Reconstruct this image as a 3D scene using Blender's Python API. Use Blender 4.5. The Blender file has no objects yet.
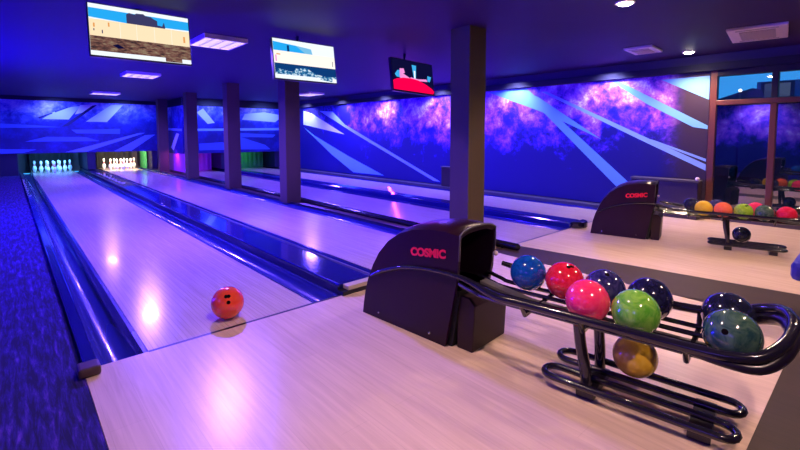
import bpy, bmesh, math, random
from mathutils import Vector, Matrix
random.seed(4)
S = bpy.context.scene
COL = S.collection
PI = math.pi
CEIL = 2.36

# ------------------------------------------------------------------ materials
def newmat(name):
    m = bpy.data.materials.new(name); m.use_nodes = True
    nt = m.node_tree; b = nt.nodes['Principled BSDF']
    return m, nt, b

def mat(name, col, rough=.5, metal=0, coat=0, spec=.5, coat_rough=.05):
    m, nt, b = newmat(name)
    b.inputs['Base Color'].default_value = (*col, 1)
    b.inputs['Roughness'].default_value = rough
    b.inputs['Metallic'].default_value = metal
    b.inputs['Coat Weight'].default_value = coat
    b.inputs['Coat Roughness'].default_value = coat_rough
    b.inputs['Specular IOR Level'].default_value = spec
    return m

def emit(name, col, s):
    m = bpy.data.materials.new(name); m.use_nodes = True
    nt = m.node_tree; nt.nodes.clear()
    e = nt.nodes.new('ShaderNodeEmission'); o = nt.nodes.new('ShaderNodeOutputMaterial')
    e.inputs[0].default_value = (*col, 1); e.inputs[1].default_value = s
    nt.links.new(e.outputs[0], o.inputs[0])
    return m

def ramp(nt, stops, src):
    r = nt.nodes.new('ShaderNodeValToRGB')
    el = r.color_ramp.elements
    while len(el) < len(stops): el.new(.5)
    for e, (p, c) in zip(el, stops): e.position = p; e.color = (*c, 1)
    nt.links.new(src, r.inputs[0])
    return r.outputs[0]

def coords(nt, scale=(1, 1, 1), kind='Object'):
    t = nt.nodes.new('ShaderNodeTexCoord'); mp = nt.nodes.new('ShaderNodeMapping')
    mp.inputs['Scale'].default_value = scale
    nt.links.new(t.outputs[kind], mp.inputs[0]); return mp.outputs[0]

def noise(nt, vec, scale, detail=4, rough=.55, dist=0):
    n = nt.nodes.new('ShaderNodeTexNoise')
    n.inputs['Scale'].default_value = scale; n.inputs['Detail'].default_value = detail
    n.inputs['Roughness'].default_value = rough; n.inputs['Distortion'].default_value = dist
    nt.links.new(vec, n.inputs['Vector']); return n.outputs['Fac']

def wood(name, a, b_, c, rough, board=.055, coat=0, seam=.82):
    """boards running along y"""
    m, nt, b = newmat(name)
    t = nt.nodes.new('ShaderNodeTexCoord')
    br = nt.nodes.new('ShaderNodeTexBrick')
    mp = nt.nodes.new('ShaderNodeMapping'); mp.inputs['Rotation'].default_value = (0, 0, PI/2)
    nt.links.new(t.outputs['Object'], mp.inputs[0]); nt.links.new(mp.outputs[0], br.inputs[0])
    br.inputs['Scale'].default_value = 1; br.inputs['Brick Width'].default_value = 1.3
    br.inputs['Row Height'].default_value = board; br.inputs['Mortar Size'].default_value = .0012
    br.inputs['Color1'].default_value = (*a, 1); br.inputs['Color2'].default_value = (*b_, 1)
    br.inputs['Mortar'].default_value = (*[x*seam for x in c], 1)
    v = coords(nt, (26, 1.1, 1))
    n = noise(nt, v, 1.6, 5, .6, .6)
    mx = nt.nodes.new('ShaderNodeMix'); mx.data_type = 'RGBA'; mx.blend_type = 'MULTIPLY'
    mx.inputs[0].default_value = .55
    nt.links.new(br.outputs['Color'], mx.inputs[6])
    nt.links.new(ramp(nt, [(.3, (.72, .68, .66)), (.65, (1, 1, 1))], n), mx.inputs[7])
    nt.links.new(mx.outputs[2], b.inputs['Base Color'])
    b.inputs['Roughness'].default_value = rough
    b.inputs['Coat Weight'].default_value = coat; b.inputs['Coat Roughness'].default_value = .06
    return m

M = {}
M['approach'] = wood('approach_wood', (.80, .60, .49), (.77, .575, .47), (.72, .53, .43), .27, .14, seam=.98)
M['lane'] = wood('lane_wood', (.72, .58, .50), (.66, .53, .45), (.55, .42, .36), .2, .027, coat=.25, seam=.97)
M['dark_wood'] = wood('dark_floor_wood', (.045, .022, .023), (.038, .02, .02), (.02, .012, .012), .6, .12)
M['divider'] = wood('divider_wood', (.10, .055, .05), (.08, .045, .045), (.05, .03, .03), .45, .1)

def carpet():
    m, nt, b = newmat('dark_carpet')
    v = coords(nt, (12, 1.3, 1))
    n = noise(nt, v, 3.2, 4, .7, .3)
    nt.links.new(ramp(nt, [(.42, (.006, .003, .06)), (.56, (.02, .007, .18)), (.74, (.13, .04, .42))], n), b.inputs['Base Color'])
    b.inputs['Roughness'].default_value = .95
    return m
M['carpet'] = carpet()
M['black_plastic'] = mat('black_plastic', (.012, .008, .02), .28, coat=.3)
M['hood'] = mat('dark_plum_plastic', (.02, .005, .02), .3, spec=.25)
M['hood_low'] = mat('dark_brown_panel', (.028, .013, .018), .45, spec=.25)
M['hole'] = mat('black_inside', (.004, .004, .006), .7)
M['tube'] = mat('black_painted_tube', (.012, .01, .022), .16, coat=.6)
M['trim_blue'] = mat('blue_black_trim', (.02, .02, .09), .2, coat=.5)
M['grey_plate'] = mat('grey_plate', (.09, .085, .1), .4)
M['gutter'] = mat('dark_gutter_plastic', (.025, .03, .2), .22, coat=.4)
M['capping'] = mat('blue_gloss_capping', (.01, .014, .16), .12, coat=.7)
M['edge'] = mat('black_edge', (.01, .01, .02), .35)
M['cream'] = mat('cream_block', (.55, .48, .33), .5)
M['endcap'] = mat('brown_end_cap', (.07, .035, .035), .45)
M['script'] = mat('white_print', (.8, .8, .85), .5)
M['red_print'] = mat('red_print', (.85, .01, .05), .4)
M['ceiling'] = mat('dark_ceiling_paint', (.036, .014, .082), .6, spec=.2)
M['band'] = mat('black_band_paint', (.012, .01, .02), .6)
M['wall_dark'] = mat('dark_wall_paint', (.07, .05, .1), .7)
M['column'] = mat('dark_column_paint', (.10, .07, .045), .6, spec=.25)
M['frame'] = mat('brown_window_frame', (.11, .032, .026), .4)
M['white_metal'] = mat('white_metal', (.95, .78, .76), .4)
M['vent_dark'] = mat('grey_vent', (.5, .38, .4), .5)
M['steel'] = mat('steel', (.6, .6, .65), .25, 1)
M['pin'] = mat('white_pin', (.9, .9, .88), .25, coat=.4)
M['pin_red'] = mat('red_pin_stripe', (.7, .03, .03), .3)
M['kick'] = mat('kickback_board', (.008, .006, .04), .6)
M['curtain_green'] = mat('green_board', (.03, .22, .07), .5)
M['curtain_mag'] = mat('magenta_curtain', (.55, .12, .6), .6)
M['curtain_dark'] = mat('black_curtain', (.003, .003, .012), .8)
M['cabinet'] = mat('dark_cabinet', (.03, .02, .035), .4)
M['blue_seat'] = mat('blue_vinyl', (.03, .03, .5), .4)
M['tv_case'] = mat('tv_black', (.01, .01, .015), .3)
M['lamp'] = emit('downlight_glow', (1, .86, .72), 60)
M['louvre'] = mat('louvre_metal', (.62, .58, .66), .35, .3)
M['tube_lamp'] = emit('panel_lamp', (1, .82, .95), 4)

# ------------------------------------------------------------------ mesh helpers
def tag(o, label=None, cat=None, group=None, kind=None):
    if label: o['label'] = label
    if cat: o['category'] = cat
    if group: o['group'] = group
    if kind: o['kind'] = kind
    return o

def thing(name, label, cat, group=None, loc=(0, 0, 0)):
    o = bpy.data.objects.new(name, None); COL.objects.link(o); o.location = loc
    o.empty_display_size = .1
    return tag(o, label, cat, group)

def obj(name, bm, mats, parent=None, smooth=False, bevel=0, seg=2):
    me = bpy.data.meshes.new(name)
    bmesh.ops.recalc_face_normals(bm, faces=bm.faces)
    bm.to_mesh(me); bm.free()
    if not isinstance(mats, (list, tuple)): mats = [mats]
    for m in mats: me.materials.append(m)
    if smooth:
        for p in me.polygons: p.use_smooth = True
        try: me.set_sharp_from_angle(angle=math.radians(40))
        except Exception: pass
    o = bpy.data.objects.new(name, me); COL.objects.link(o)
    if parent is not None:
        o.parent = parent
        o.matrix_parent_inverse = Matrix.Translation(-parent.location)
    if bevel:
        b = o.modifiers.new('bevel', 'BEVEL'); b.width = bevel; b.segments = seg; b.limit_method = 'ANGLE'
    return o

def box(bm, x0, x1, y0, y1, z0, z1, mi=0):
    v = [bm.verts.new(p) for p in ((x0,y0,z0),(x1,y0,z0),(x1,y1,z0),(x0,y1,z0),(x0,y0,z1),(x1,y0,z1),(x1,y1,z1),(x0,y1,z1))]
    for f in ((0,3,2,1),(4,5,6,7),(0,1,5,4),(1,2,6,5),(2,3,7,6),(3,0,4,7)):
        bm.faces.new([v[i] for i in f]).material_index = mi

def bxo(name, x0, x1, y0, y1, z0, z1, m, parent=None, bevel=0):
    bm = bmesh.new(); box(bm, x0, x1, y0, y1, z0, z1)
    return obj(name, bm, m, parent, bevel=bevel)

def prism(bm, pts, axis_fn, d0, d1, mi=0):
    """pts 2-D outline, axis_fn(u,v,d)->xyz"""
    a = [bm.verts.new(axis_fn(u, v, d0)) for u, v in pts]; b = [bm.verts.new(axis_fn(u, v, d1)) for u, v in pts]
    n = len(pts)
    bm.faces.new(a).material_index = mi; bm.faces.new(b[::-1]).material_index = mi
    for i in range(n):
        bm.faces.new([a[i], b[i], b[(i+1) % n], a[(i+1) % n]]).material_index = mi

def smooth_path(pts, n=6, closed=False):
    P = [Vector(p) for p in pts]; out = []
    N = len(P); rng = N if closed else N-1
    for i in range(rng):
        if closed: p0, p1, p2, p3 = P[i-1], P[i], P[(i+1) % N], P[(i+2) % N]
        else: p0, p1, p2, p3 = P[max(i-1,0)], P[i], P[i+1], P[min(i+2,N-1)]
        for k in range(n):
            t = k/n
            out.append(.5*((2*p1)+(-p0+p2)*t+(2*p0-5*p1+4*p2-p3)*t*t+(-p0+3*p1-3*p2+p3)*t**3))
    if not closed: out.append(P[-1])
    return out

def tube(bm, path, r, n=10, closed=False, mi=0):
    P = [Vector(p) for p in path]; N = len(P); rings = []
    up = Vector((0, 0, 1))
    for i in range(N):
        if closed: t = P[(i+1) % N]-P[i-1]
        else: t = P[min(i+1, N-1)]-P[max(i-1, 0)]
        t.normalize()
        a = up.cross(t)
        if a.length < 1e-3: a = Vector((1, 0, 0)).cross(t)
        a.normalize(); b = t.cross(a)
        rr = r[i] if isinstance(r, (list, tuple)) else r
        rings.append([bm.verts.new(P[i]+(a*math.cos(2*PI*k/n)+b*math.sin(2*PI*k/n))*rr) for k in range(n)])
    rng = N if closed else N-1
    for i in range(rng):
        A, B = rings[i], rings[(i+1) % N]
        for k in range(n):
            f = bm.faces.new([A[k], A[(k+1) % n], B[(k+1) % n], B[k]]); f.smooth = True; f.material_index = mi
    if not closed:
        bm.faces.new(rings[0][::-1]).material_index = mi; bm.faces.new(rings[-1]).material_index = mi

def lathe(bm, prof, n=16, loc=(0, 0, 0), mi_fn=None):
    rings = []
    L = Vector(loc)
    for r, z in prof:
        rings.append([bm.verts.new(L+Vector((r*math.cos(2*PI*k/n), r*math.sin(2*PI*k/n), z))) for k in range(n)])
    for i in range(len(prof)-1):
        for k in range(n):
            f = bm.faces.new([rings[i][k], rings[i][(k+1) % n], rings[i+1][(k+1) % n], rings[i+1][k]])
            f.smooth = True
            if mi_fn: f.material_index = mi_fn(i)
    bm.faces.new(rings[0][::-1]); bm.faces.new(rings[-1])

def struct(o, label=None):
    o['kind'] = 'structure'
    if label: o['label'] = label
    return o

# ------------------------------------------------------------------ layout across the room
L1, R1 = 0.0, 1.06
L2, R2 = 1.87, 2.93
L3, R3 = 3.60, 4.66
L4, R4 = 5.46, 6.52
YD = 14.4      # front of the masking units
YP = 15.58     # back row of pins
YE = 16.6
XW = 7.0
XL = -3.0
YB = -6.0

# ------------------------------------------------------------------ shell
struct(bxo('wall_back', XL, XW, YE+.3, YE+.4, -.1, CEIL+.1, M['wall_dark']))
struct(bxo('wall_rear', XL, XW+.1, YB-.1, YB, -.1, CEIL+.1, M['wall_dark']))
struct(bxo('ceiling', XL-.1, XW+.1, YB-.1, YE+.4, CEIL, CEIL+.1, M['ceiling']))
# right wall with a window opening from y=-.95 to -4.6, z .15..2.13
bm = bmesh.new()
box(bm, XW, XW+.12, -1.0, YE+.3, -.1, CEIL+.1)
box(bm, XW, XW+.12, YB, -4.6, -.1, CEIL+.1)
box(bm, XW, XW+.12, -4.6, -1.0, 2.11, CEIL+.1)
box(bm, XW, XW+.12, -4.6, -1.0, -.1, .12)
struct(obj('wall_right', bm, M['wall_dark']))
struct(bxo('trim_1', XW-.1, XW-.002, -4.8, YD-.02, 2.125, 2.225, M['band']))
struct(bxo('baseboard_right', XW-.03, XW-.002, -4.6, 0, .0, .1, M['wall_dark']))

# floors
struct(bxo('floor', L1-.30, 3.19, -2.42, 0, -.1, 0, M['approach']), 'pale wood approach')
bm = bmesh.new()
v = [bm.verts.new(p) for p in ((3.60, 0, 0), (3.93, -2.36, 0), (XW, -2.36, 0), (XW, 0, 0), (3.60, 0, -.1), (3.93, -2.36, -.1), (XW, -2.36, -.1), (XW, 0, -.1))]
for f in ((0,1,2,3),(7,6,5,4),(0,4,5,1),(1,5,6,2),(2,6,7,3),(3,7,4,0)): bm.faces.new([v[i] for i in f])
struct(obj('floor', bm, M['approach']), 'pale wood approach')
bm = bmesh.new()
v = [bm.verts.new(p) for p in ((3.19, 0, -.001), (3.19, -1.75, -.001), (3.56, -2.36, -.001), (3.93, -2.36, -.001), (3.60, 0, -.001))]
bm.faces.new(v)
struct(obj('floor', bm, M['dark_wood']), 'dark wood strip between the approaches')
struct(bxo('floor', L1-.30, XW, YB, -2.36, -.1, -.003, M['dark_wood']), 'dark wood floor behind the approaches')
struct(bxo('floor', 3.19, 3.93, -2.42, 0, -.12, -.006, M['dark_wood']), 'dark wood strip between the approaches')
struct(bxo('floor', XL, L1-.302, YB, YE+.3, -.1, -.004, M['carpet']), 'dark patterned carpet beside the lanes')
struct(bxo('floor', L1-.302, XW, 0.0, YE+.3, -.2, -.13, M['edge']), 'dark lane bed')

# ------------------------------------------------------------------ lanes and gutters
def lane(x0, x1, label):
    o = bxo('bowling_lane', x0, x1, .012, YE-.1, -.12, 0, M['lane'])
    tag(o, label, 'bowling lane', kind='thing')
    return o
lanes = [lane(L1, R1, 'pale glossy bowling lane with the orange ball resting on it, nearest the carpet'),
         lane(L2, R2, 'pale glossy bowling lane running to the warm white lit pins'),
         lane(L3, R3, 'pale glossy bowling lane just beyond the row of dark columns'),
         lane(L4, R4, 'pale glossy bowling lane beside the purple nebula mural wall')]
struct(bxo('trim_2', L1, R1+.235, -.010, .012, -.05, .0008, M['edge']))
struct(bxo('trim_3', R1+.81, 2.93, -.010, .012, -.05, .0008, M['edge']))
struct(bxo('trim_4', L3-.1, 4.90, -.010, .012, -.05, .0008, M['edge']))
struct(bxo('trim_5', 5.25, XW-.3, -.010, .012, -.05, .0008, M['edge']))

def gutter(x0, x1, label):
    bm = bmesh.new(); n = 12; y0, y1 = .012, YE-.6
    pts = []
    w = x1-x0; c = (x0+x1)/2; lip = .022
    pts.append((x0, -.004)); pts.append((x0+lip, -.004))
    for k in range(n+1):
        a = PI*k/n
        pts.append((c-(w/2-lip)*math.cos(a), -.004-.085*math.sin(a)**.8))
    pts.append((x1-lip, -.004)); pts.append((x1, -.004))
    A = [bm.verts.new((x, y0, z)) for x, z in pts]; B = [bm.verts.new((x, y1, z)) for x, z in pts]
    for i in range(len(pts)-1):
        f = bm.faces.new([A[i], A[i+1], B[i+1], B[i]]); f.smooth = True
    lo = [(x0, y0), (x1, y0)]
    b0 = [bm.verts.new((x, y, -.125)) for x, y in ((x0, y0), (x1, y0), (x1, y1), (x0, y1))]
    bm.faces.new([b0[0], b0[1], A[-1]] + A[-2::-1])
    bm.faces.new([b0[3], b0[2], B[-1]] + B[-2::-1])
    bm.faces.new([A[0], B[0], b0[3], b0[0]]); bm.faces.new([A[-1], B[-1], b0[2], b0[1]]); bm.faces.new(b0)
    o = obj('gutter', bm, M['gutter'], smooth=True)
    return tag(o, label, 'gutter', kind='thing')
gutter(L1-.234, L1-.001, 'dark blue gutter between the carpet and the lane with the orange ball')
gutter(R1+.001, R1+.235, 'dark grooved gutter right of the lane with the orange ball')
gutter(L2-.226, L2-.001, 'narrow gutter between the wide blue capping and the lane with warm lit pins')
gutter(R2+.001, R2+.235, 'dark gutter between the warm lit lane and the dark columns')
gutter(L3-.118, L3-.001, 'dark gutter hidden behind the thin black rail past the columns')
gutter(R3+.001, R3+.235, 'dark gutter left of the black rail between the two farthest lanes')
gutter(L4-.226, L4-.001, 'gutter on the far side of the black rail between the two farthest lanes')
gutter(R4+.001, R4+.235, 'dark gutter along the foot of the purple mural wall')

# gutter edge caps with printed script
def script(bm, x, y0, y1, w, z, seed, n=9):
    """loose hand-script flourishes, running along y"""
    rnd = random.Random(seed)
    pts = []
    L = (y1-y0)/n
    for i in range(n):
        y = y0+L*i
        h = w*(1 if i == 0 else rnd.uniform(.45, .8))
        pts += [(x-w/2, y, z), (x-w/2+h, y+L*.35, z), (x-w/2+h*.8, y+L*.6, z), (x-w/2+h*.1, y+L*.55, z)]
    pts.append((x-w/2, y1, z))
    tube(bm, smooth_path(pts, 4), w*.07, 4)

t = thing('gutter_capping', 'narrow dark capping along the carpet with brown end cap', 'lane capping')
bxo('cap_body', L1-.298, L1-.235, .0, YE-.6, -.12, .03, M['capping'], t, .008)
tag(bxo('end_cap', L1-.33, L1-.235, -.105, -.0, 0, .05, M['endcap'], t, .012), 'brown end cap')
bm = bmesh.new(); script(bm, L1-.267, 8.2, 12.6, .05, .031, 3); tag(obj('lettering', bm, M['script'], t), 'white script lettering')

t = thing('ball_track_capping', 'wide glossy blue capping between the two nearest lanes with cream end block', 'lane capping')
bm = bmesh.new()
box(bm, R1+.255, R1+.565, .045, YE-.6, -.12, .07)
obj('cap_body', bm, M['capping'], t, bevel=.01)
bxo('edge_rail', R1+.238, R1+.255, .04, YE-.6, -.12, .055, M['edge'], t)
bxo('edge_rail', R1+.565, R1+.582, .04, YE-.6, -.12, .082, M['grey_plate'], t, .006)
tag(bxo('end_block', R1+.29, R1+.545, -.03, .045, .032, .066, M['cream'], t, .004), 'cream end block')
bxo('block_base', R1+.24, R1+.565, -.03, .045, .0, .03, M['edge'], t)
bm = bmesh.new(); script(bm, R1+.40, 9.2, 13.2, .09, .0715, 5); tag(obj('lettering', bm, M['script'], t), 'white script lettering')

t = thing('divider_rail', 'thin black rounded rail ending beside the blue ball', 'lane rail')
bm = bmesh.new(); tube(bm, [(3.425, -.16, .035), (3.425, YE-.6, .035)], .038, 12)
bmesh.ops.create_uvsphere(bm, u_segments=12, v_segments=8, radius=.038, matrix=Matrix.Translation((3.425, -.16, .035)))
obj('rail_body', bm, M['tube'], t, True)
struct(bxo('trim_6', R2+.24, 3.38, 0, YE-.6, -.12, .004, M['divider']))
struct(bxo('trim_7', R2+.236, R2+.252, 0, YE-.6, -.12, .03, M['edge']))

t = thing('ball_track_capping', 'glossy dark blue capping between the two farthest lanes, rounded black end', 'lane capping')
bxo('cap_body', R3+.25, R3+.52, 0, YE-.6, -.12, .075, M['capping'], t, .02)
bm = bmesh.new(); n = 10
c = [(R3+.385+.15*math.cos(PI+PI*k/n), -.02+.13*math.sin(PI+PI*k/n)) for k in range(n+1)]
prism(bm, c, lambda u, v, d: (u, v, d), 0, .085)
obj('end_cap', bm, M['tube'], t, bevel=.015)

o = bxo('wall_ledge', R4+.238, XW-.03, .0, YE-.6, -.12, .045, M['grey_plate'], None, .006)
tag(o, 'pale narrow ledge along the foot of the purple mural wall', 'ledge', kind='thing')

# ------------------------------------------------------------------ columns
cols = [(.242, 'dark square column nearest the camera, rising behind the ball return'),
        (4.33, 'dark square column just beneath the hanging screen with the snowy scene'),
        (7.03, 'dark square column second from the pin wall, standing clear on both sides'),
        (9.98, 'dark square column third from the nearest, narrow and dark blue'),
        (12.95, 'dark slim column farthest back, right beside the warm lit pins')]
cols[2] = (7.03, 'dark square column next behind the one beneath the snowy screen')
cols[3] = (9.98, 'dark square column second closest to the pin wall')
for y, lab in cols:
    o = bxo('column', 3.17+.0, 3.37, y, y+.26, .004, CEIL, M['column'])
    for vv in o.data.vertices:
        vv.co.x = 3.10 if vv.co.x < 3.2 else 3.378
    # foot notch over the rail is avoided by keeping the column left of the rail
    tag(o, lab, 'column', kind='thing')

# ------------------------------------------------------------------ murals
def mural_mat(name, axis, seed, bands):
    """painted nebula: noise clouds on deep blue, more cloud in the upper part; axis = coordinate along the wall"""
    m, nt, b = newmat(name)
    t = nt.nodes.new('ShaderNodeTexCoord')
    mp = nt.nodes.new('ShaderNodeMapping'); mp.inputs['Location'].default_value = (seed, seed*2, seed)
    nt.links.new(t.outputs['Object'], mp.inputs[0])
    n1 = noise(nt, mp.outputs[0], bands[0], 9, .72, .2)
    n2 = noise(nt, mp.outputs[0], .8, 2, .5, 0)
    sp = nt.nodes.new('ShaderNodeSeparateXYZ'); nt.links.new(t.outputs['Object'], sp.inputs[0])
    mr = nt.nodes.new('ShaderNodeMapRange'); mr.interpolation_type = 'SMOOTHSTEP'
    mr.inputs[1].default_value = bands[1]; mr.inputs[2].default_value = bands[2]
    nt.links.new(sp.outputs[2], mr.inputs[0])
    def math_(op, a, b2):
        q = nt.nodes.new('ShaderNodeMath'); q.operation = op
        for i, x in enumerate((a, b2)):
            if isinstance(x, (int, float)): q.inputs[i].default_value = x
            else: nt.links.new(x, q.inputs[i])
        return q.outputs[0]
    mask = math_('ADD', math_('MULTIPLY', mr.outputs[0], .38), math_('MULTIPLY', n2, .26))
    val = math_('ADD', math_('SUBTRACT', n1, .42), mask)
    if len(bands) > 4:      # fewer clouds toward the far end, near end dark plum: paint colour plus painted-in fade of the wash light
        far = nt.nodes.new('ShaderNodeMapRange'); far.interpolation_type = 'SMOOTHSTEP'
        far.inputs[1].default_value = 7.0; far.inputs[2].default_value = 8.6; far.inputs[4].default_value = .2
        nt.links.new(sp.outputs[1], far.inputs[0]); val = math_('SUBTRACT', val, far.outputs[0])
    col = ramp(nt, bands[3], val)
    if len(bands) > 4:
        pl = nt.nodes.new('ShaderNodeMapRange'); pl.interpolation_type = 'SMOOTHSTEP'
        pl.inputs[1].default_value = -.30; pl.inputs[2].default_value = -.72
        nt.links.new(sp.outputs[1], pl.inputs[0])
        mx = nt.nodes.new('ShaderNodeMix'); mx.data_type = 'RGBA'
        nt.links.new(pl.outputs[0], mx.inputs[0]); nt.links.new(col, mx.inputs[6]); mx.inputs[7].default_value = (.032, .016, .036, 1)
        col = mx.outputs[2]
    nt.links.new(col, b.inputs['Base Color'])
    b.inputs['Roughness'].default_value = .55
    return m
NEB = [(.40, (.005, .003, .16)), (.47, (.02, .008, .38)), (.53, (.13, .03, .7)), (.59, (.36, .07, .78)), (.65, (.5, .2, .95)), (.71, (.82, .6, 1)), (.76, (1, .98, 1))]
SPC = [(.2, (.005, .006, .16)), (.44, (.012, .02, .36)), (.55, (.08, .12, .7)), (.66, (.4, .42, .9)), (.8, (.9, .9, 1))]
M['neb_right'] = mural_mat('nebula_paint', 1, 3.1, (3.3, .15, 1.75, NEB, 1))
M['neb_left'] = mural_mat('nebula_paint_left', 1, 7.7, (1.6, .2, 1.5, NEB))
M['neb_mask'] = mural_mat('space_scene_paint', 0, 11.3, (2.0, 1.0, 2.2, SPC))
PAINT = {'beam': mat('light_blue_paint', (.16, .45, .95), .5), 'line': mat('blue_line_paint', (.25, .45, .95), .5),
         'pale': mat('pale_paint', (.6, .75, 1), .5), 'plum': mat('dark_plum_paint', (.07, .03, .07), .6),
         'white': mat('white_paint', (.95, .93, .95), .5), 'mid': mat('mid_blue_paint', (.06, .12, .62), .5),
         'stripe': mat('stripe_paint', (.14, .2, .8), .5), 'dark': mat('dark_navy_paint', (.01, .01, .12), .5)}
PK = list(PAINT)
MASK = {
  'mid_d': [(-0.67, 1.54), (0.12, 1.50), (0.71, 1.45), (-0.67, 1.41)],
  'mid_d2': [(-3.0, 1.55), (-0.67, 1.54), (-0.67, 1.41), (-3, 1.40)],
  'mid_e': [(-0.15, 1.01), (0.35, 1.15), (1.33, 1.14), (1.70, 1.01)],
  'mid_f': [(-2.4, .84), (-0.70, 0.80), (0.11, 0.77), (-0.24, 0.67), (-2.4, 0.67)],
  'mid_g': [(0.97, 1.37), (2.28, 1.41), (2.27, 1.24), (1.10, 1.26)],
  'stripe_h': [(0.78, 0.67), (1.33, 0.67), (3.01, 1.28), (2.82, 1.27)],
  'stripe_i': [(2.08, 0.67), (2.57, 0.67), (3.32, 1.22), (3.01, 1.20)],
  'pale_a': [(0.27, 1.69), (0.56, 1.91), (1.00, 2.08), (1.23, 2.12), (0.92, 1.69)],
  'pale_b': [(1.35, 1.63), (2.06, 2.19), (2.39, 2.20), (1.92, 1.63)],
  'white_c': [(1.23, 2.15), (1.60, 2.18), (1.36, 1.94), (1.08, 1.85)],
  'dark_p': [(0.17, 1.74), (0.51, 1.89), (0.53, 1.86), (0.21, 1.69)],
  'dark_q': [(0.58, 1.93), (0.91, 2.08), (0.92, 2.05), (0.60, 1.90)],
  'dark_r': [(0.73, 1.46), (1.55, 2.15), (1.67, 2.17), (0.89, 1.48)],
}
RIGHT = {
  'beam_a': [(2.90, 2.10), (2.18, 2.11), (1.74, 1.93), (0.53, 1.14), (1.56, 1.61)],
  'beam_b': [(2.18, 2.11), (1.99, 2.11), (-0.10, 0.30), (0.14, 0.25), (1.56, 1.58)],
  'line_c': [(1.67, 2.02), (1.57, 2.02), (-0.27, 1.13), (-0.98, 0.79), (-0.98, 0.70), (-0.18, 1.09)],
  'beam_d': [(0.39, 2.10), (0.29, 2.10), (-0.98, 1.35), (-0.98, 1.30), (-0.80, 1.33), (-0.15, 1.71)],
  'beam_e': [(-0.35, 2.06), (-0.98, 2.06), (-0.98, 1.72)],
  'line_f': [(-0.13, 1.17), (-0.27, 1.14), (-0.98, 0.87), (-0.98, 0.83)],
  'pale_g': [(10.56, 2.02), (10.00, 1.91), (8.12, 1.22), (10.57, 1.56)],
  'line_h': [(9.54, 1.98), (8.76, 1.92), (8.11, 1.52), (4.24, 0.12), (4.45, 0.12), (7.68, 1.27)],
  'beam_i': [(10.57, 1.48), (9.86, 1.19), (7.94, 0.58), (6.30, 0.12), (7.70, 0.12), (8.86, 0.61)],
}
YD2_ = 11.9
def mural(name, label, base, polys, rect, fn, thick, m):
    bm = bmesh.new()
    u0, u1, z0, z1 = rect
    prism(bm, [(u0, z0), (u1, z0), (u1, z1), (u0, z1)], fn, 0, thick)
    bm.normal_update()
    e = 0
    for k, pts in polys.items():
        e += 1
        vs = [bm.verts.new(fn(u, z, thick+.0015+.0004*e)) for u, z in pts]
        f = bm.faces.new(vs); f.material_index = 1+PK.index(k.split('_')[0])
        bmesh.ops.triangulate(bm, faces=[f])
    me = bpy.data.meshes.new(name); bm.to_mesh(me); bm.free()
    me.materials.append(m)
    for k in PK: me.materials.append(PAINT[k])
    o = bpy.data.objects.new(name, me); COL.objects.link(o)
    return tag(o, label, 'mural', kind='thing')
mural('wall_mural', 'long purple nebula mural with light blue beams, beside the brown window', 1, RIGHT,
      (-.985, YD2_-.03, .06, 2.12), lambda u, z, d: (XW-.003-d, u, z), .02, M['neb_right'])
mural('wall_mural', 'nebula mural on the wall beyond the carpet, seen only as a reflection in the window', 1, {}, (YB+.2, YD-.02, .06, 2.2),
      lambda u, z, d: (XL+.003+d, u, z-.05), .02, M['neb_left'])
o = mural('masking_panel', 'blue space scene panel spanning the lanes above the pins', 0, MASK,
      (XL+.02, 3.52, .655, CEIL-.006), lambda u, z, d: (u, YD+.06-d, z), .06, M['neb_mask'])
o['category'] = 'panel'
MASK2 = {'pale_l': [(3.95, 1.92), (4.15, 2.05), (4.5, 1.60), (4.28, 1.56)], 'mid_m': [(4.0, .93), (4.75, .97), (4.9, .72), (4.0, .72)],
         'mid_n': [(5.3, 1.15), (6.2, .86), (6.4, .70), (5.3, .72)], 'line_o': [(3.7, 1.40), (6.9, 1.46), (6.9, 1.38), (3.7, 1.33)],
         'pale_p': [(5.4, 1.72), (6.6, 1.66), (6.9, 1.9), (6.2, 2.0), (5.5, 1.92)], 'mid_q': [(5.0, 1.28), (6.6, 1.22), (6.5, 1.12), (5.1, 1.14)]}
YD2 = 11.9
o = mural('masking_panel', 'blue space scene panel at the far end between the columns and the right wall', 0, MASK2,
      (3.60, XW-.03, .62, CEIL-.006), lambda u, z, d: (u, YD2+.06-d, z), .06, M['neb_mask'])
o['category'] = 'panel'
o = mural('masking_panel', 'blue side panel joining the two stepped space scene panels behind the columns', 0, {'pale_k': [(12.3, 1.24), (12.6, 1.27), (13.3, .79), (13.0, .70)], 'line_o': [(12, 1.40), (14.3, 1.46), (14.3, 1.38), (12, 1.33)]},
      (YD2+.06, YD-.055, .62, CEIL-.006), lambda u, z, d: (3.58-d, u, z), .05, M['neb_mask'])
o['category'] = 'panel'
struct(bxo('trim_9', 3.53, XW, YD2-.05, YD2-.004, 2.125, CEIL-.001, M['band']))
struct(bxo('trim_10', 3.51, 3.524, YD2-.004, YD-.051, 2.125, CEIL-.001, M['band']))
struct(bxo('trim_8', XL, XW, YD-.05, YD-.004, 2.245, CEIL-.001, M['band']))
struct(bxo('wall_left', XL-.1, XL, YB, YE+.3, -.1, CEIL+.1, M['wall_dark']))

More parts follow.
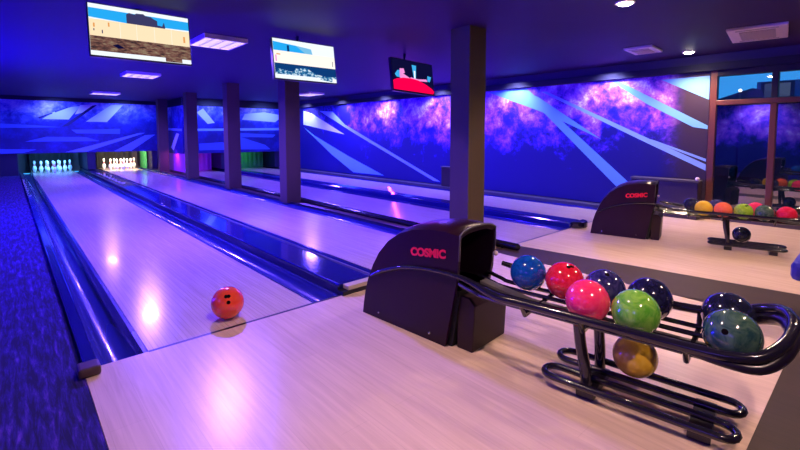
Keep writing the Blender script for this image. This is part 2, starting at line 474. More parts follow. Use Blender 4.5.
# ------------------------------------------------------------------ pin ends
YD2 = 11.9     # front of the second pair's machines
for x0, x1, y, z0, lab in ((L1-1.4, L1-.34, YD+.065, .001, 'dark partition board left of the blue lit pins'),
                       (R1+.29, R1+.51, YD+.065, .09, 'dark partition board between the blue lit and the warm lit pins'),
                       (R2+.28, R2+.44, YD+.065, .02, 'dark partition board right of the warm lit pins behind the slim column'),
                       (R3+.04, R3+.70, YD2+.065, .09, 'dark partition board between the purple lit and green lit openings'),
                       (R4+.07, R4+.40, YD2+.065, .06, 'dark partition board at the mural end of the pin decks')):
    o = bxo('kickback_partition', x0, x1, y, YE+.25, z0, .66 if y < 13 else .76, M['kick'])
    tag(o, lab, 'partition', kind='thing')
o = bxo('kickback_board', R2+.2, R2+.225, YP-.6, YE-.65, .0, .62, M['curtain_green']); tag(o, 'green side board right of the warm lit pins', 'board', kind='thing')
o = bxo('kickback_board', 3.545, 3.57, YD2+.07, YD-.06, .0, .60, M['curtain_mag']); tag(o, 'magenta lit side board glimpsed between the two farthest columns', 'board', kind='thing')
def curtain(x0, x1, y, m, lab, name='pit_curtain'):
    bm = bmesh.new(); n = 24
    pts = [(x0+(x1-x0)*i/n, y+.012*math.sin(i*1.7)) for i in range(n+1)]
    pts += [(a, b+.03) for a, b in pts[::-1]]
    prism(bm, pts, lambda u, v, d: (u, v, d), .001, .64)
    o = obj(name, bm, m); return tag(o, lab, 'curtain', kind='thing')
curtain(L1-.02, R1+.02, YE-.16, M['curtain_dark'], 'black pit curtain behind the blue lit pins')
curtain(L2-.02, R2+.02, YE-.16, M['curtain_dark'], 'dark pit curtain behind the warm lit pins')
curtain(L3+.0, R3+.0, YD2+.9, M['curtain_mag'], 'purple lit curtain closing the first lane beyond the columns')
curtain(L4+.0, R4+.0, YD2+.9, M['curtain_green'], 'green lit curtain closing the lane beside the mural wall')

def pin_mesh():
    prof = [(.022, 0), (.0285, .006), (.036, .04), (.0505, .085), (.0602, .114), (.058, .14), (.0475, .172), (.034, .205), (.0248, .236), (.0228, .254),
            (.0245, .275), (.029, .30), (.0322, .33), (.0318, .345), (.027, .365), (.016, .378), (.004, .381)]
    bm = bmesh.new(); lathe(bm, prof, 14, mi_fn=lambda i: 1 if i in (7, 9) else 0)
    me = bpy.data.meshes.new('bowling_pin'); bm.to_mesh(me); bm.free()
    me.materials.append(M['pin']); me.materials.append(M['pin_red']); return me
PINM = pin_mesh()
rows = ['head pin', 'second row', 'third row', 'back row']
for x0, what in ((L1, 'blue lit'), (L2, 'warm white lit')):
    c = x0+.53
    for r in range(4):
        for k in range(r+1):
            o = bpy.data.objects.new('bowling_pin', PINM); COL.objects.link(o)
            o.location = (c+(k-r/2)*.3048, YP-(3-r)*.264, .001)
            if r == 0: pos = 'pin at the head of the triangle'
            elif r == 1: pos = 'pin in the second row, ' + ('left', 'right')[k]
            elif r == 2: pos = 'pin in the third row, ' + ('left end', 'middle', 'right end')[k]
            else: pos = 'pin in the back row, ' + ('left corner', 'second from left corner', 'second from right corner', 'right corner')[k]
            tag(o, '%s bowling %s' % (what, pos), 'bowling pin', '%s bowling pins standing on the deck' % what)

# ------------------------------------------------------------------ balls
def ball_mat(name, c1, c2, scale=3.0, rough=.12):
    m, nt, b = newmat(name)
    v = coords(nt, (1, 1, 1))
    n = noise(nt, v, scale*6, 4, .6, 2.2)
    nt.links.new(ramp(nt, [(.38, c1), (.62, c2)], n), b.inputs['Base Color'])
    b.inputs['Roughness'].default_value = rough; b.inputs['Coat Weight'].default_value = .6
    return m
BM = {
 'orange': ball_mat('orange_ball', (.95, .10, .03), (.95, .06, .05)),
 'blue': ball_mat('blue_ball', (.004, .055, .45), (.006, .11, .6)),
 'red': ball_mat('red_ball', (.75, .01, .04), (.85, .03, .09)),
 'navy': ball_mat('navy_ball', (.015, .015, .10), (.06, .05, .2)),
 'navy2': ball_mat('dark_navy_ball', (.008, .008, .04), (.02, .018, .08)),
 'pink': ball_mat('pink_ball', (1, .03, .16), (1, .07, .2), 2),
 'green': ball_mat('green_ball', (.10, .42, .03), (.28, .62, .08), 1.6),
 'teal': ball_mat('dark_green_ball', (.018, .06, .06), (.08, .15, .11), 1.6),
 'black': ball_mat('black_ball', (.008, .01, .03), (.02, .02, .06)),
 'yellow': ball_mat('yellow_ball', (.95, .58, .03), (.98, .64, .06)),
 'lime': ball_mat('lime_ball', (.22, .45, .02), (.42, .62, .05)),
 'deep_green': ball_mat('deep_green_ball', (.03, .08, .05), (.12, .16, .11)),
 'coral': ball_mat('coral_ball', (.95, .12, .05), (.95, .18, .1)),
}
M['hole_dark'] = mat('finger_hole_dark', (.004, .002, .004), .9, spec=.05)
CAM = Vector((-.538, -2.726, 1.223))
def ball(pos, r, m, label, holes=(), group=None):
    bm = bmesh.new(); bmesh.ops.create_uvsphere(bm, u_segments=40, v_segments=24, radius=r)
    me = bpy.data.meshes.new('bowling_ball'); 
    for f in bm.faces: f.smooth = True
    bm.to_mesh(me); bm.free(); me.materials.append(BM[m])
    o = bpy.data.objects.new('bowling_ball', me); COL.objects.link(o); o.location = pos
    tag(o, label, 'bowling ball', group)
    for d in holes:
        d = Vector(d).normalized()
        q = d.to_track_quat('Z', 'Y').to_matrix().to_4x4()
        hb = bmesh.new()
        n = 14; hr = r*.115
        prof = [(hr*.2, .0008), (hr*.7, .0007), (hr, .0), (hr*1.12, -.0025)]
        lathe(hb, prof[::-1], n, (0, 0, 0))
        z = math.sqrt(r*r-hr*hr)+.0002
        hb.transform(Matrix.Translation(d*z) @ q)
        h = obj('finger_hole', hb, M['hole_dark'], None, True)
        h.parent = o
    return o

# ------------------------------------------------------------------ ball return units
def unit(origin, theta, sc, sz, hood_label, th_hood, bs=0.0, ext=0.0):
    O = Vector((origin[0], origin[1], 0)); d = Vector((math.sin(theta), -math.cos(theta), 0)); n = Vector((math.cos(theta), math.sin(theta), 0))
    dh = Vector((math.sin(th_hood), -math.cos(th_hood), 0)); nh = Vector((math.cos(th_hood), math.sin(th_hood), 0))
    def P2(a, c, z): return O+d*(a*sc)+n*(c*sc)+Vector((0, 0, z*sz))
    def PX(a, c, z): return P2(a+ext*max(0, a-1.2)/.8, c, z)
    def P(a, c, z): return O+dh*(a*sc)+nh*(c*sc)+Vector((0, 0, z*sz))
    t = thing('ball_return', hood_label, 'ball return', loc=(O.x, O.y, 0))
    W = .37
    AR = .81
    # --- hood shell: silhouette along a, crowned across c
    prof = [(0, .001), (.012, .08), (.03, .17), (.06, .26), (.105, .355), (.165, .45), (.25, .54), (.35, .605), (.46, .645), (.59, .668), (.70, .672), (.81, .662)]
    bm = bmesh.new()
    nc = 8; grid = []
    for a, z in prof:
        row = []
        for k in range(nc+1):
            s = 2*k/nc-1
            crown = .032*(1-abs(s)**3)*min(1, z/.4)
            row.append(bm.verts.new(P(a-.02*(1-s*s)*(1-min(1, z/.5)), W*k/nc, z+crown)))
        grid.append(row)
    for i in range(len(prof)-1):
        for k in range(nc):
            f = bm.faces.new([grid[i][k], grid[i][k+1], grid[i+1][k+1], grid[i+1][k]]); f.smooth = True
    # side panels (with thickness) ; rear edge slants
    rear = [(.805, .50), (.80, .42), (.715, .001)]
    for c0, c1 in ((0, .022), (W-.022, W)):
        outline = prof + rear
        prism(bm, outline, lambda u, v, dd: P(u, dd, v), c0, c1)
    # inner top skin of the arch and rear rim
    inner = []
    for k in range(nc+1):
        s = 2*k/nc-1
        crown = .032*(1-abs(s)**3)
        inner.append(bm.verts.new(P(AR, W*k/nc, .662+crown-.028)))
    for k in range(nc):
        bm.faces.new([grid[-1][k], grid[-1][k+1], inner[k+1], inner[k]])
    in2 = [bm.verts.new(P(.55, W*k/nc, .64)) for k in range(nc+1)]
    for k in range(nc):
        bm.faces.new([inner[k], inner[k+1], in2[k+1], in2[k]])
    h = obj('hood', bm, M['hood'], t)
    # dark cavity
    bm = bmesh.new()
    prism(bm, [(.50, .30), (.52, .62), (.56, .63), (.56, .34), (.79, .34), (.79, .30)], lambda u, v, dd: P(u, dd, v), .023, W-.023)
    obj('hood_cavity', bm, M['hole'], h)
    # rim highlight bead round the mouth
    bm = bmesh.new()
    path = [P(AR, .004, .52), P(AR+.004, .004, .62)] + [P(AR+.005, W*k/nc if 0 < k < nc else (.004 if k == 0 else W-.004), .665+.032*(1-abs(2*k/nc-1)**3)) for k in range(nc+1)] + [P(AR+.004, W-.004, .62), P(AR, W-.004, .52)]
    tube(bm, path, .006*sc, 6); obj('mouth_rim', bm, M['grey_plate'], h)
    # lower blocks under the mouth
    bm = bmesh.new()
    prism(bm, [(.60, .001), (.745, .001), (.80, .34), (.60, .34)], lambda u, v, dd: P(u, dd, v), .03, W-.03)
    obj('back_block', bm, M['hole'], t)
    bm = bmesh.new()
    prism(bm, [(.77, .001), (.875, .001), (.89, .27), (.85, .31), (.77, .31)], lambda u, v, dd: P(u, dd, v), .045, W+.02)
    obj('pedestal_box', bm, M['hood_low'], t, bevel=.006)
    # screws
    for a, z in ((.16, .045), (.60, .045)):
        bm = bmesh.new(); bmesh.ops.create_uvsphere(bm, u_segments=8, v_segments=6, radius=.008*sc, matrix=Matrix.Translation(P(a, -.001, z)))
        obj('screw', bm, M['steel'], h, True)
    bm = bmesh.new(); bmesh.ops.create_uvsphere(bm, u_segments=10, v_segments=8, radius=.016*sc, matrix=Matrix.Translation(P(AR+.012, W-.01, .50)))
    tag(obj('reset_button', bm, M['white_metal'], h, True), 'white button')
    # --- red lettering on the left side panel
    cu = bpy.data.curves.new('lettering', 'FONT'); cu.body = 'COSMIC'; cu.size = .075; cu.align_x = 'CENTER'; cu.extrude = .001; cu.offset = .0036
    to = bpy.data.objects.new('tmp', cu); COL.objects.link(to)
    dg = bpy.context.evaluated_depsgraph_get()
    me = bpy.data.meshes.new_from_object(to.evaluated_get(dg)); bpy.data.objects.remove(to)
    xs = [v.co.x for v in me.vertices]; w0 = max(xs)-min(xs)
    for v in me.vertices:
        lx, ly, lz = v.co
        a = .585+lx*(.27/w0); v.co = P(a, -.0025-lz, .505+ly*.9+.03*(lx/w0))
    me.materials.clear(); me.materials.append(M['red_print'])
    lo = bpy.data.objects.new('lettering', me); COL.objects.link(lo); lo.parent = h
    lo.matrix_parent_inverse = Matrix.Identity(4); lo['label'] = 'red lettering'
    # parent frames: hood is parented with inverse of t's location so its local space is world space
    # --- side rail: arc on the hood, S-bend, long straight, U-shaped raised end, back on the other side
    CL, CR, ZR = -.10, .365, .40
    left = [(.10, -.008, .285), (.2, -.008, .335), (.36, -.008, .392), (.52, -.010, .425), (.68, -.012, .44), (.82, -.016, .44), (.93, -.04, .425), (1.05, -.08, .405), (1.16, CL, ZR), (1.5, CL, ZR), (1.85, CL, ZR), (2.0, CL+.005, ZR+.004)]
    end = [(2.10, CL+.03, ZR+.02), (2.165, CL+.10, ZR+.06), (2.19, CL+.18, ZR+.09), (2.195, .135, ZR+.105), (2.19, CR-.18, ZR+.11), (2.165, CR-.09, ZR+.105), (2.10, CR-.025, ZR+.075), (2.0, CR, ZR+.03)]
    right = [(1.85, CR, ZR), (1.5, CR, ZR), (1.16, CR, ZR), (1.0, CR+.035, ZR+.01), (.84, CR+.045, ZR+.03)]
    pth = smooth_path(left+end+right, 6)
    def Pm(q):
        w = max(0, min(1, (q[0]-.8)/.4)); return P(*q)*(1-w)+PX(*q)*w
    rad = [(.013+.008*max(0, min(1, (q[0]-.75)/.3)))*sc for q in pth]
    bm = bmesh.new(); tube(bm, [Pm(q) for q in pth], rad, 12)
    obj('side_rail', bm, M['tube'], t, True)
    bm = bmesh.new()
    e2 = [(1.85, CL+.0, ZR-.005), (1.98, CL+.005, ZR-.022)] + [(a, c, z-.042) for a, c, z in end]
    ep = smooth_path([PX(*q) for q in e2], 5)
    tube(bm, ep, [(.012+.015*min(1, k/14))*sc for k in range(len(ep))], 10); obj('end_bumper', bm, M['black_plastic'], t, True)
    # inner rails
    ROWS = (.02, .237)
    for rc in ROWS:
        for s in (-.05, .05):
            bm = bmesh.new()
            tube(bm, smooth_path([PX(.80, rc+s, .385), PX(.90, rc+s, .36), PX(1.0, rc+s, .348), PX(1.6, rc+s, .348), PX(2.09, rc+s, .348)], 4), .012*sc, 8)
            obj('ball_rail', bm, M['tube'], t, True)
    bm = bmesh.new(); prism(bm, [(.86, .385), (1.15, .335), (2.06, .333), (2.06, .325), (1.15, .325), (.86, .37)], lambda u, v, dd: PX(u, dd, v), .098, .160)
    obj('centre_plate', bm, M['grey_plate'], t)
    # cross bars carrying the rails
    for a in (1.2, 1.48, 1.88):
        bm = bmesh.new(); tube(bm, [PX(a, CL, ZR-.006), PX(a, CL+.045, .326), PX(a, CR-.045, .326), PX(a, CR, ZR-.006)], .012*sc, 8)
        obj('cross_bar', bm, M['tube'], t, True)
    # --- lower loops
    for c0, a0, a1 in ((.0, 1.29+bs, 2.05+bs), (.205, 1.29+bs, 2.06+bs)):
        hw = .055; pts = []
        for k in range(9): pts.append(P2(a0+hw-hw*math.sin(PI*k/8), c0-hw*math.cos(PI*k/8), .062))
        for i in range(1, 6): pts.append(P2(a0+hw+(a1-a0-2*hw)*i/6, c0+hw, .062))
        for k in range(9): pts.append(P2(a1-hw+hw*math.sin(PI*k/8), c0+hw*math.cos(PI*k/8), .062))
        for i in range(1, 6): pts.append(P2(a1-hw-(a1-a0-2*hw)*i/6, c0-hw, .062))
        bm = bmesh.new(); tube(bm, pts, .0165*sc, 10, True); obj('base_loop', bm, M['tube'], t, True)
    for a in (1.49+bs, 1.93+bs):
        bm = bmesh.new(); prism(bm, [(a-.04, .001), (a+.04, .001), (a+.04, .04), (a-.04, .04)], lambda u, v, dd: P2(u, dd, v), -.035, .24)
        obj('base_plate', bm, M['black_plastic'], t, bevel=.004)
    for c0, bow in ((.0, .03), (.205, .0)):
        bm = bmesh.new(); tube(bm, smooth_path([P2(1.49+bs, c0, .045), P2(1.487-bow*.3+bs, c0, .14), P2(1.48-bow*.8+bs, c0, .24), P2(1.475-bow+bs, c0, .33)], 5), .026*sc, 10)
        obj('post', bm, M['tube'], t, True)
    return P2
U1 = unit((1.235, -.365), math.radians(7.6), 1.0, 1.0, 'large dark plum ball return near the camera, rack of coloured balls at its end', math.radians(4.0))
U2 = unit((4.81, -.31), math.radians(12.7), .84, .97, 'smaller looking dark ball return by the mural wall, yellow ball first on its rack', math.radians(12.7), .14, .22)

def rowz(r, s=1.0, rail=.348, rr=.012): return rail*1.0+math.sqrt((r+rr*s)**2-(.05*s)**2)
r1 = .098
zb = rowz(r1)
G = 'bowling balls on the near ball return'
def place(U, r, z, a, c, m, lab, holes=(), g=G):
    q = U(a, c, 0); return ball((q.x, q.y, z), r, BMN(m), lab, holes, g)
def BMN(m): return m
place(U1, r1, zb, 1.475, .02, 'pink', 'bright pink ball, left in the front row of the near rack')
place(U1, r1, zb, 1.678, .02, 'green', 'bright green swirled ball beside the pink one in the front row of the near rack')
place(U1, r1, zb, 2.015, .02, 'teal', 'dark green marbled ball alone at the right end of the near rack, front row', [(-.97, .06, .42)])
place(U1, r1, zb, 1.085, .237, 'blue', 'plain blue ball first in the back row of the near rack')
place(U1, r1, zb, 1.29, .237, 'red', 'red ball between the blue and the navy ball in the back row', [(-.3, -.35, .9), (-.1, -.45, .9)])
place(U1, r1, zb, 1.49, .237, 'navy', 'navy ball behind the bright pink ball on the near rack', [(-.35, -.25, .9)])
place(U1, r1, zb, 1.69, .237, 'navy2', 'near black navy ball peeking from behind the bright green ball')
place(U1, r1, zb, 1.99, .237, 'black', 'black ball behind the dark green marbled ball at the rack end', [(-.9, -.16, .5)])
zl = .062+math.sqrt((r1+.0165)**2-.055**2)
q = U1(1.645, .205, 0); ball((q.x, q.y, zl+.001), r1, 'yellow', 'mustard yellow ball on the lower rails under the near rack')
r2 = .0835
z2 = .348*.97+math.sqrt((r2+.0101)**2-.042**2)
G2 = 'bowling balls on the far ball return'
a0 = 1.165/.84
for i, (m, lab) in enumerate((('yellow', 'bright yellow ball first in the front row of the far rack'), ('coral', 'coral orange ball next to the bright yellow one on the far rack'),
                              ('lime', 'lime green ball in the middle of the far rack'), ('deep_green', 'grey green marbled ball next to the lime one on the far rack'),
                              ('red', 'crimson ball at the right end of the far rack'))):
    place(U2, r2, z2, 1.36+i*.2035, .02, m, lab, [(-.5, -.3, .75), (-.35, -.45, .8)] if m == 'lime' else (), G2)
for a, m, lab in ((1.22, 'navy2', 'dark navy ball half hidden left of the bright yellow ball'), (1.50, 'navy', 'small navy ball behind the yellow and coral balls'), (1.90, 'pink', 'pink ball showing behind the lime green ball on the far rack')):
    place(U2, r2, z2, a, .237, m, lab, (), G2)
q = U2(1.77, .205, 0); ball((q.x, q.y, .062*.97+math.sqrt((r2+.0139)**2-.0462**2)+.001), r2, 'black', 'black ball on the lower rails under the far rack')
ball((.505, .16, .1045), .104, 'orange', 'bright orange ball resting alone on the near lane by the foul line', [(-.36, -.72, .72), (-.20, -.78, .72), (-.27, -.9, .34)])

# ------------------------------------------------------------------ hanging screens
def px(name, c, s): return emit(name, c, s)
E_ = {'white': px('screen_white', (.85, .92, 1), 1.0), 'sky': px('screen_sky', (.02, .42, .95), .9), 'cream': px('screen_cream', (1, .78, .5), .95),
      'cream2': px('screen_pale', (1, .9, .82), 1.0), 'castle': px('screen_grey', (.05, .05, .15), .8), 'navy': px('screen_navy', (.005, .06, .25), .7),
      'ice': px('screen_ice', (.2, .55, .85), .9), 'night': px('screen_night', (.006, .006, .06), .6), 'red': px('screen_red', (1, .0, .07), 1.0),
      'pink': px('screen_pink', (.95, .3, .75), .9), 'orange': px('screen_orange', (.95, .4, .1), .8), 'cyan': px('screen_cyan', (.05, .45, .9), .9)}
def noisy(name, stops, sc):
    m = bpy.data.materials.new(name); m.use_nodes = True; nt = m.node_tree; nt.nodes.clear()
    e = nt.nodes.new('ShaderNodeEmission'); o = nt.nodes.new('ShaderNodeOutputMaterial')
    nz = noise(nt, coords(nt, sc), 6, 5, .6); nt.links.new(ramp(nt, stops, nz), e.inputs[0]); e.inputs[1].default_value = .85
    nt.links.new(e.outputs[0], o.inputs[0]); return m
E_['rock'] = noisy('screen_rock', [(.35, (.04, .025, .03)), (.5, (.2, .085, .07)), (.68, (.34, .27, .17))], (3, 3, 9))
E_['snow'] = noisy('screen_snow', [(.38, (.0, .05, .22)), (.5, (.03, .25, .5)), (.6, (.75, .9, 1))], (5, 5, 7))
def tv(x0, z0, tilt, pics, label, roll=0):
    y0 = 1.75; w, h = .775, .435
    t = thing('hanging_screen', label, 'screen', loc=(x0+w/2, y0, z0))
    c = Vector((x0+w/2, y0, z0))
    R = Matrix.Rotation(-tilt, 3, 'X')   # top leans toward the viewer
    Ry = Matrix.Rotation(roll, 3, 'Y')
    def Q(u, v, d): return c+Ry @ (R @ Vector((u*w-w/2, d, -v*h)))
    bm = bmesh.new()
    prism(bm, [(-.012, -.022), (1.012, -.022), (1.012, 1.03), (-.012, 1.03)], lambda u, v, d: Q(u, v, d), .004, .055)
    obj('casing', bm, M['tv_case'], t, bevel=.004)
    bm = bmesh.new(); ks = list(E_); e = 0
    prism(bm, [(0, 0), (1, 0), (1, 1), (0, 1)], lambda u, v, d: Q(u, v, d), .0, .0039, ks.index(pics[0]))
    for k, pts in pics[1]:
        e += 1
        f = bm.faces.new([bm.verts.new(Q(u, v, -.0004*e)) for u, v in pts]); f.material_index = ks.index(k)
        bmesh.ops.triangulate(bm, faces=[f])
    me = bpy.data.meshes.new('display'); bm.to_mesh(me); bm.free()
    for k in ks: me.materials.append(E_[k])
    o = bpy.data.objects.new('display', me); COL.objects.link(o); o.parent = t; o.matrix_parent_inverse = Matrix.Translation(-t.location)
    bm = bmesh.new(); p = Q(.5, .3, .06)
    tube(bm, [p, (p.x, p.y+.12, p.z+.02), (p.x, p.y+.12, CEIL-.001)], .02, 8)
    obj('ceiling_mount', bm, M['tv_case'], t, True)
rect = lambda a, b, c, d: [(a, c), (b, c), (b, d), (a, d)]
p1 = [('sky', rect(0, 1, .085, .30)), ('white', rect(0, 1, .0, .085)), ('white', [(0, .27), (.35, .30), (1, .27), (1, .32), (0, .32)]),
      ('castle', [(.35, .12), (.38, .08), (.43, .10), (.45, .07), (.52, .06), (.54, .09), (.60, .10), (.62, .13), (.66, .16), (.66, .25), (.71, .26), (.73, .17), (.74, .26), (.74, .33), (.35, .31)]),
      ('cream', rect(0, 1, .30, .63)), ('orange', rect(.035, .05, .38, .46)), ('castle', rect(.035, .045, .49, .53)), ('castle', rect(.11, .12, .5, .57)), ('orange', rect(.17, .185, .34, .42)), ('orange', rect(.93, .95, .42, .55)),
      ('cream2', rect(.62, .624, .3, .63)), ('cream2', rect(.44, .444, .3, .63)), ('cream2', rect(.28, .284, .3, .63)), ('cream2', rect(.8, .804, .3, .63)),
      ('rock', rect(0, 1, .63, .925)), ('night', [(.2, .78), (.25, .75), (.32, .82), (.25, .84)]), ('white', rect(0, .72, .92, 1)), ('white', rect(.9, 1, .92, 1)), ('rock', rect(.72, .9, .9, 1))]
tv(0.008, 2.312, math.radians(8), ('white', p1), 'hanging screen with cream score band, grey ruins and brown rocks, nearest the camera')
p2 = [('sky', [(0, .08), (.35, .12), (.6, .3), (0, .3)]), ('ice', [(.35, .12), (.6, .16), (.62, .3), (.5, .3)]), ('navy', rect(.21, .245, .14, .31)), ('cream2', rect(0, 1, .30, .62)),
      ('orange', rect(.04, .10, .38, .41)), ('pink', rect(.02, .04, .42, .58)), ('castle', rect(.95, .96, .42, .56)),
      ('navy', rect(0, 1, .62, .93)), ('snow', [(0, .9), (.05, .76), (.12, .78), (.28, .82), (.32, .72), (.5, .68), (.62, .8), (.8, .86), (1, .84), (1, 1), (.7, .95), (0, .93)]), ('white', rect(0, .72, .90, .985)), ('white', rect(.93, 1, .90, 1))]
tv(1.632, 2.262, math.radians(8), ('white', p2), 'hanging screen with pale score band over an icy blue scene')
ell = [(.5+.5*math.cos(-PI*k/14), .96-.42*math.sin(PI*k/14)) for k in range(15)]
p3 = [('cyan', [(.09, .58), (.05, .5), (.12, .36), (.2, .36), (.24, .58)]), ('pink', [(.17, .3), (.27, .28), (.29, .42), (.25, .45), (.40, .56), (.38, .62), (.16, .6)]), ('cyan', [(.47, .12), (.58, .12), (.55, .56), (.50, .58)]),
      ('white', [(.51, .3), (.55, .3), (.54, .55), (.51, .55)]), ('pink', [(.42, .53), (.6, .56), (.82, .52), (.84, .6), (.4, .64)]), ('cyan', [(.85, .4), (.95, .42), (.9, .6), (.84, .58)]),
      ('red', [(0.0, .70), (.08, .64), (.25, .58), (.45, .57), (.62, .60), (.8, .70), (.95, .82), (1, .9), (.97, .99), (.0, .98)])]
tv(3.32, 2.235, math.radians(9), ('night', p3), 'dark hanging screen showing a red rounded shape', math.radians(2))

# ------------------------------------------------------------------ ceiling fittings
def panel(x0, x1, y0, y1, label):
    """louvred fluorescent fitting recessed below the ceiling skin: lamp sheet behind a deep metal grid"""
    t = thing('ceiling_light', label, 'ceiling light', 'louvred ceiling lights over the lanes', ((x0+x1)/2, (y0+y1)/2, CEIL))
    bm = bmesh.new(); z0, z1 = CEIL-.05, CEIL-.001; k = .02
    box(bm, x0, x1, y0, y0+k, z0, z1); box(bm, x0, x1, y1-k, y1, z0, z1); box(bm, x0, x0+k, y0+k, y1-k, z0, z1); box(bm, x1-k, x1, y0+k, y1-k, z0, z1)
    obj('fitting_frame', bm, M['white_metal'], t)
    bxo('diffuser', x0+k, x1-k, y0+k, y1-k, CEIL-.012, CEIL-.002, M['tube_lamp'], t)
    bm = bmesh.new()
    for i in range(1, 4): x = x0+(x1-x0)*i/4; box(bm, x-.006, x+.006, y0+k, y1-k, z0+.004, z1-.012)
    for i in range(1, 8): y = y0+(y1-y0)*i/8; box(bm, x0+k, x1-k, y-.003, y+.003, z0+.004, z1-.012)
    obj('louvre', bm, M['louvre'], t)
panel(1.16, 1.66, 2.45, 3.05, 'louvred ceiling light just right of the screen with brown rocks')
panel(1.10, 1.66, 6.4, 7.0, 'louvred ceiling light second away, over the nearest two lanes')
panel(1.17, 1.80, 11.2, 11.8, 'louvred ceiling light closest to the pin wall, a thin bright sliver')
panel(5.50, 5.95, 7.6, 8.4, 'louvred ceiling light behind the icy blue screen, near the mural wall')

def cassette(x0, x1, y0, y1, rot, label, name, cat):
    cx, cy = (x0+x1)/2, (y0+y1)/2
    t = thing(name, label, cat, loc=(cx, cy, CEIL))
    w, l = (x1-x0)/2, (y1-y0)/2
    Rz = Matrix.Translation((cx, cy, 0)) @ Matrix.Rotation(rot, 4, 'Z')
    bm = bmesh.new(); box(bm, -w, w, -l, l, CEIL-.03, CEIL-.001); bm.transform(Rz); obj('fascia', bm, M['white_metal'], t, bevel=.008)
    bm = bmesh.new(); box(bm, -w*.62, w*.62, -l*.6, l*.6, CEIL-.036, CEIL-.0305)
    for i in range(7):
        y = -l*.52+i*l*1.04/6; box(bm, -w*.58, w*.58, y-.008, y+.008, CEIL-.041, CEIL-.0365)
    bm.transform(Rz); obj('grille', bm, M['vent_dark'], t)
    for s in (-1, 1):
        bm = bmesh.new(); box(bm, s*w*.80-w*.05, s*w*.80+w*.05, -l*.7, l*.7, CEIL-.034, CEIL-.0305); bm.transform(Rz); obj('air_slot', bm, M['vent_dark'], t)
cassette(5.32, 6.14, -1.95, -1.44, math.radians(7), 'large white square air conditioning cassette on the dark ceiling', 'air_conditioner', 'air conditioner')
cassette(5.58, 6.09, -.65, -.31, math.radians(4), 'small white ceiling vent near the purple mural wall', 'ceiling_vent', 'vent')

def downlight(x, y, label):
    t = thing('downlight', label, 'ceiling light', 'round downlights over the approach', (x, y, CEIL))
    bm = bmesh.new()
    n = 20
    for (ra, rb, z) in ((.058, .078, CEIL-.012),):
        A = [bm.verts.new((x+ra*math.cos(2*PI*k/n), y+ra*math.sin(2*PI*k/n), z)) for k in range(n)]
        B = [bm.verts.new((x+rb*math.cos(2*PI*k/n), y+rb*math.sin(2*PI*k/n), z)) for k in range(n)]
        C = [bm.verts.new((x+rb*math.cos(2*PI*k/n), y+rb*math.sin(2*PI*k/n), CEIL-.001)) for k in range(n)]
        D = [bm.verts.new((x+ra*math.cos(2*PI*k/n), y+ra*math.sin(2*PI*k/n), CEIL-.001)) for k in range(n)]
        for k in range(n):
            j = (k+1) % n
            bm.faces.new([A[k], A[j], B[j], B[k]]); bm.faces.new([B[k], B[j], C[j], C[k]]); bm.faces.new([D[k], D[j], A[j], A[k]])
    obj('bezel', bm, M['white_metal'], t)
    bm = bmesh.new(); lathe(bm, [(.057, CEIL-.016), (.04, CEIL-.026), (.01, CEIL-.03)][::-1], 16, (x, y, 0)); obj('lens', bm, M['lamp'], t, True)
downlight(3.48, -1.15, 'glaring round downlight at the top edge above the near rack')
downlight(6.50, -.83, 'glaring round downlight between the two white ceiling vents')

# ------------------------------------------------------------------ low cabinets at the mural
def cabinet(y0, y1, x0, x1, h, label):
    t = thing('low_cabinet', label, 'cabinet', loc=((x0+x1)/2, (y0+y1)/2, .046))
    zb = .0 if y0 < -.01 else .046
    bxo('carcass', x0, x1, y0, y1, zb+.001, h-.025, M['cabinet'], t, .01)
    tag(bxo('top_board', x0-.01, x1, y0-.01, y1+.01, h-.024, h, M['grey_plate'], t, .004), 'grey top edge')
    bm = bmesh.new(); bmesh.ops.create_uvsphere(bm, u_segments=12, v_segments=8, radius=.028, matrix=Matrix.Translation((x0+.03, y0+.02, h+.024)))
    tag(obj('knob', bm, M['white_metal'], t, True), 'white knob')
cabinet(-.96, -.06, 6.72, 6.90, .565, 'low dark cabinet with a white knob, beside the brown window frame')
cabinet(3.62, 4.05, 6.80, 6.93, .50, 'small dark box with white knob at the mural foot, half behind the nearest column')

# ------------------------------------------------------------------ window
w = thing('window_1', None, None)
w['kind'] = 'structure'
X0, X1 = XW-.05, XW+.06
bxo('window_frame', X0, X1, -1.075, -.995, .0, 2.125, M['frame'], w, .006)
bxo('window_frame', X0, X1, -4.62, -4.53, .0, 2.125, M['frame'], w, .006)
bxo('window_frame', X0, X1, -4.53, -1.075, 2.04, 2.125, M['band'], w, .004)
bxo('transom', X0, X1, -4.53, -1.075, 1.635, 1.705, M['frame'], w, .006)
bxo('window_frame', X0, X1, -4.53, -1.075, .12, .19, M['frame'], w, .006)
for y in (-1.70, -2.45, -3.2, -3.95):
    bxo('mullion', X0, X1, y-.035, y+.035, .19, 1.635, M['frame'], w, .006)
    bxo('mullion', X0, X1, y-.035, y+.035, 1.705, 2.04, M['band'], w, .006)
def glass(name, refl, tint):
    m = bpy.data.materials.new(name); m.use_nodes = True; nt = m.node_tree; nt.nodes.clear()
    a = nt.nodes.new('ShaderNodeBsdfTransparent'); a.inputs[0].default_value = (*tint, 1)
    g = nt.nodes.new('ShaderNodeBsdfGlossy'); g.inputs['Roughness'].default_value = .01; g.inputs[0].default_value = (1, 1, 1, 1)
    mx = nt.nodes.new('ShaderNodeMixShader'); mx.inputs[0].default_value = refl
    o = nt.nodes.new('ShaderNodeOutputMaterial')
    nt.links.new(a.outputs[0], mx.inputs[1]); nt.links.new(g.outputs[0], mx.inputs[2]); nt.links.new(mx.outputs[0], o.inputs[0]); return m
M['glass'] = glass('window_glass', .14, (.75, .82, .9))
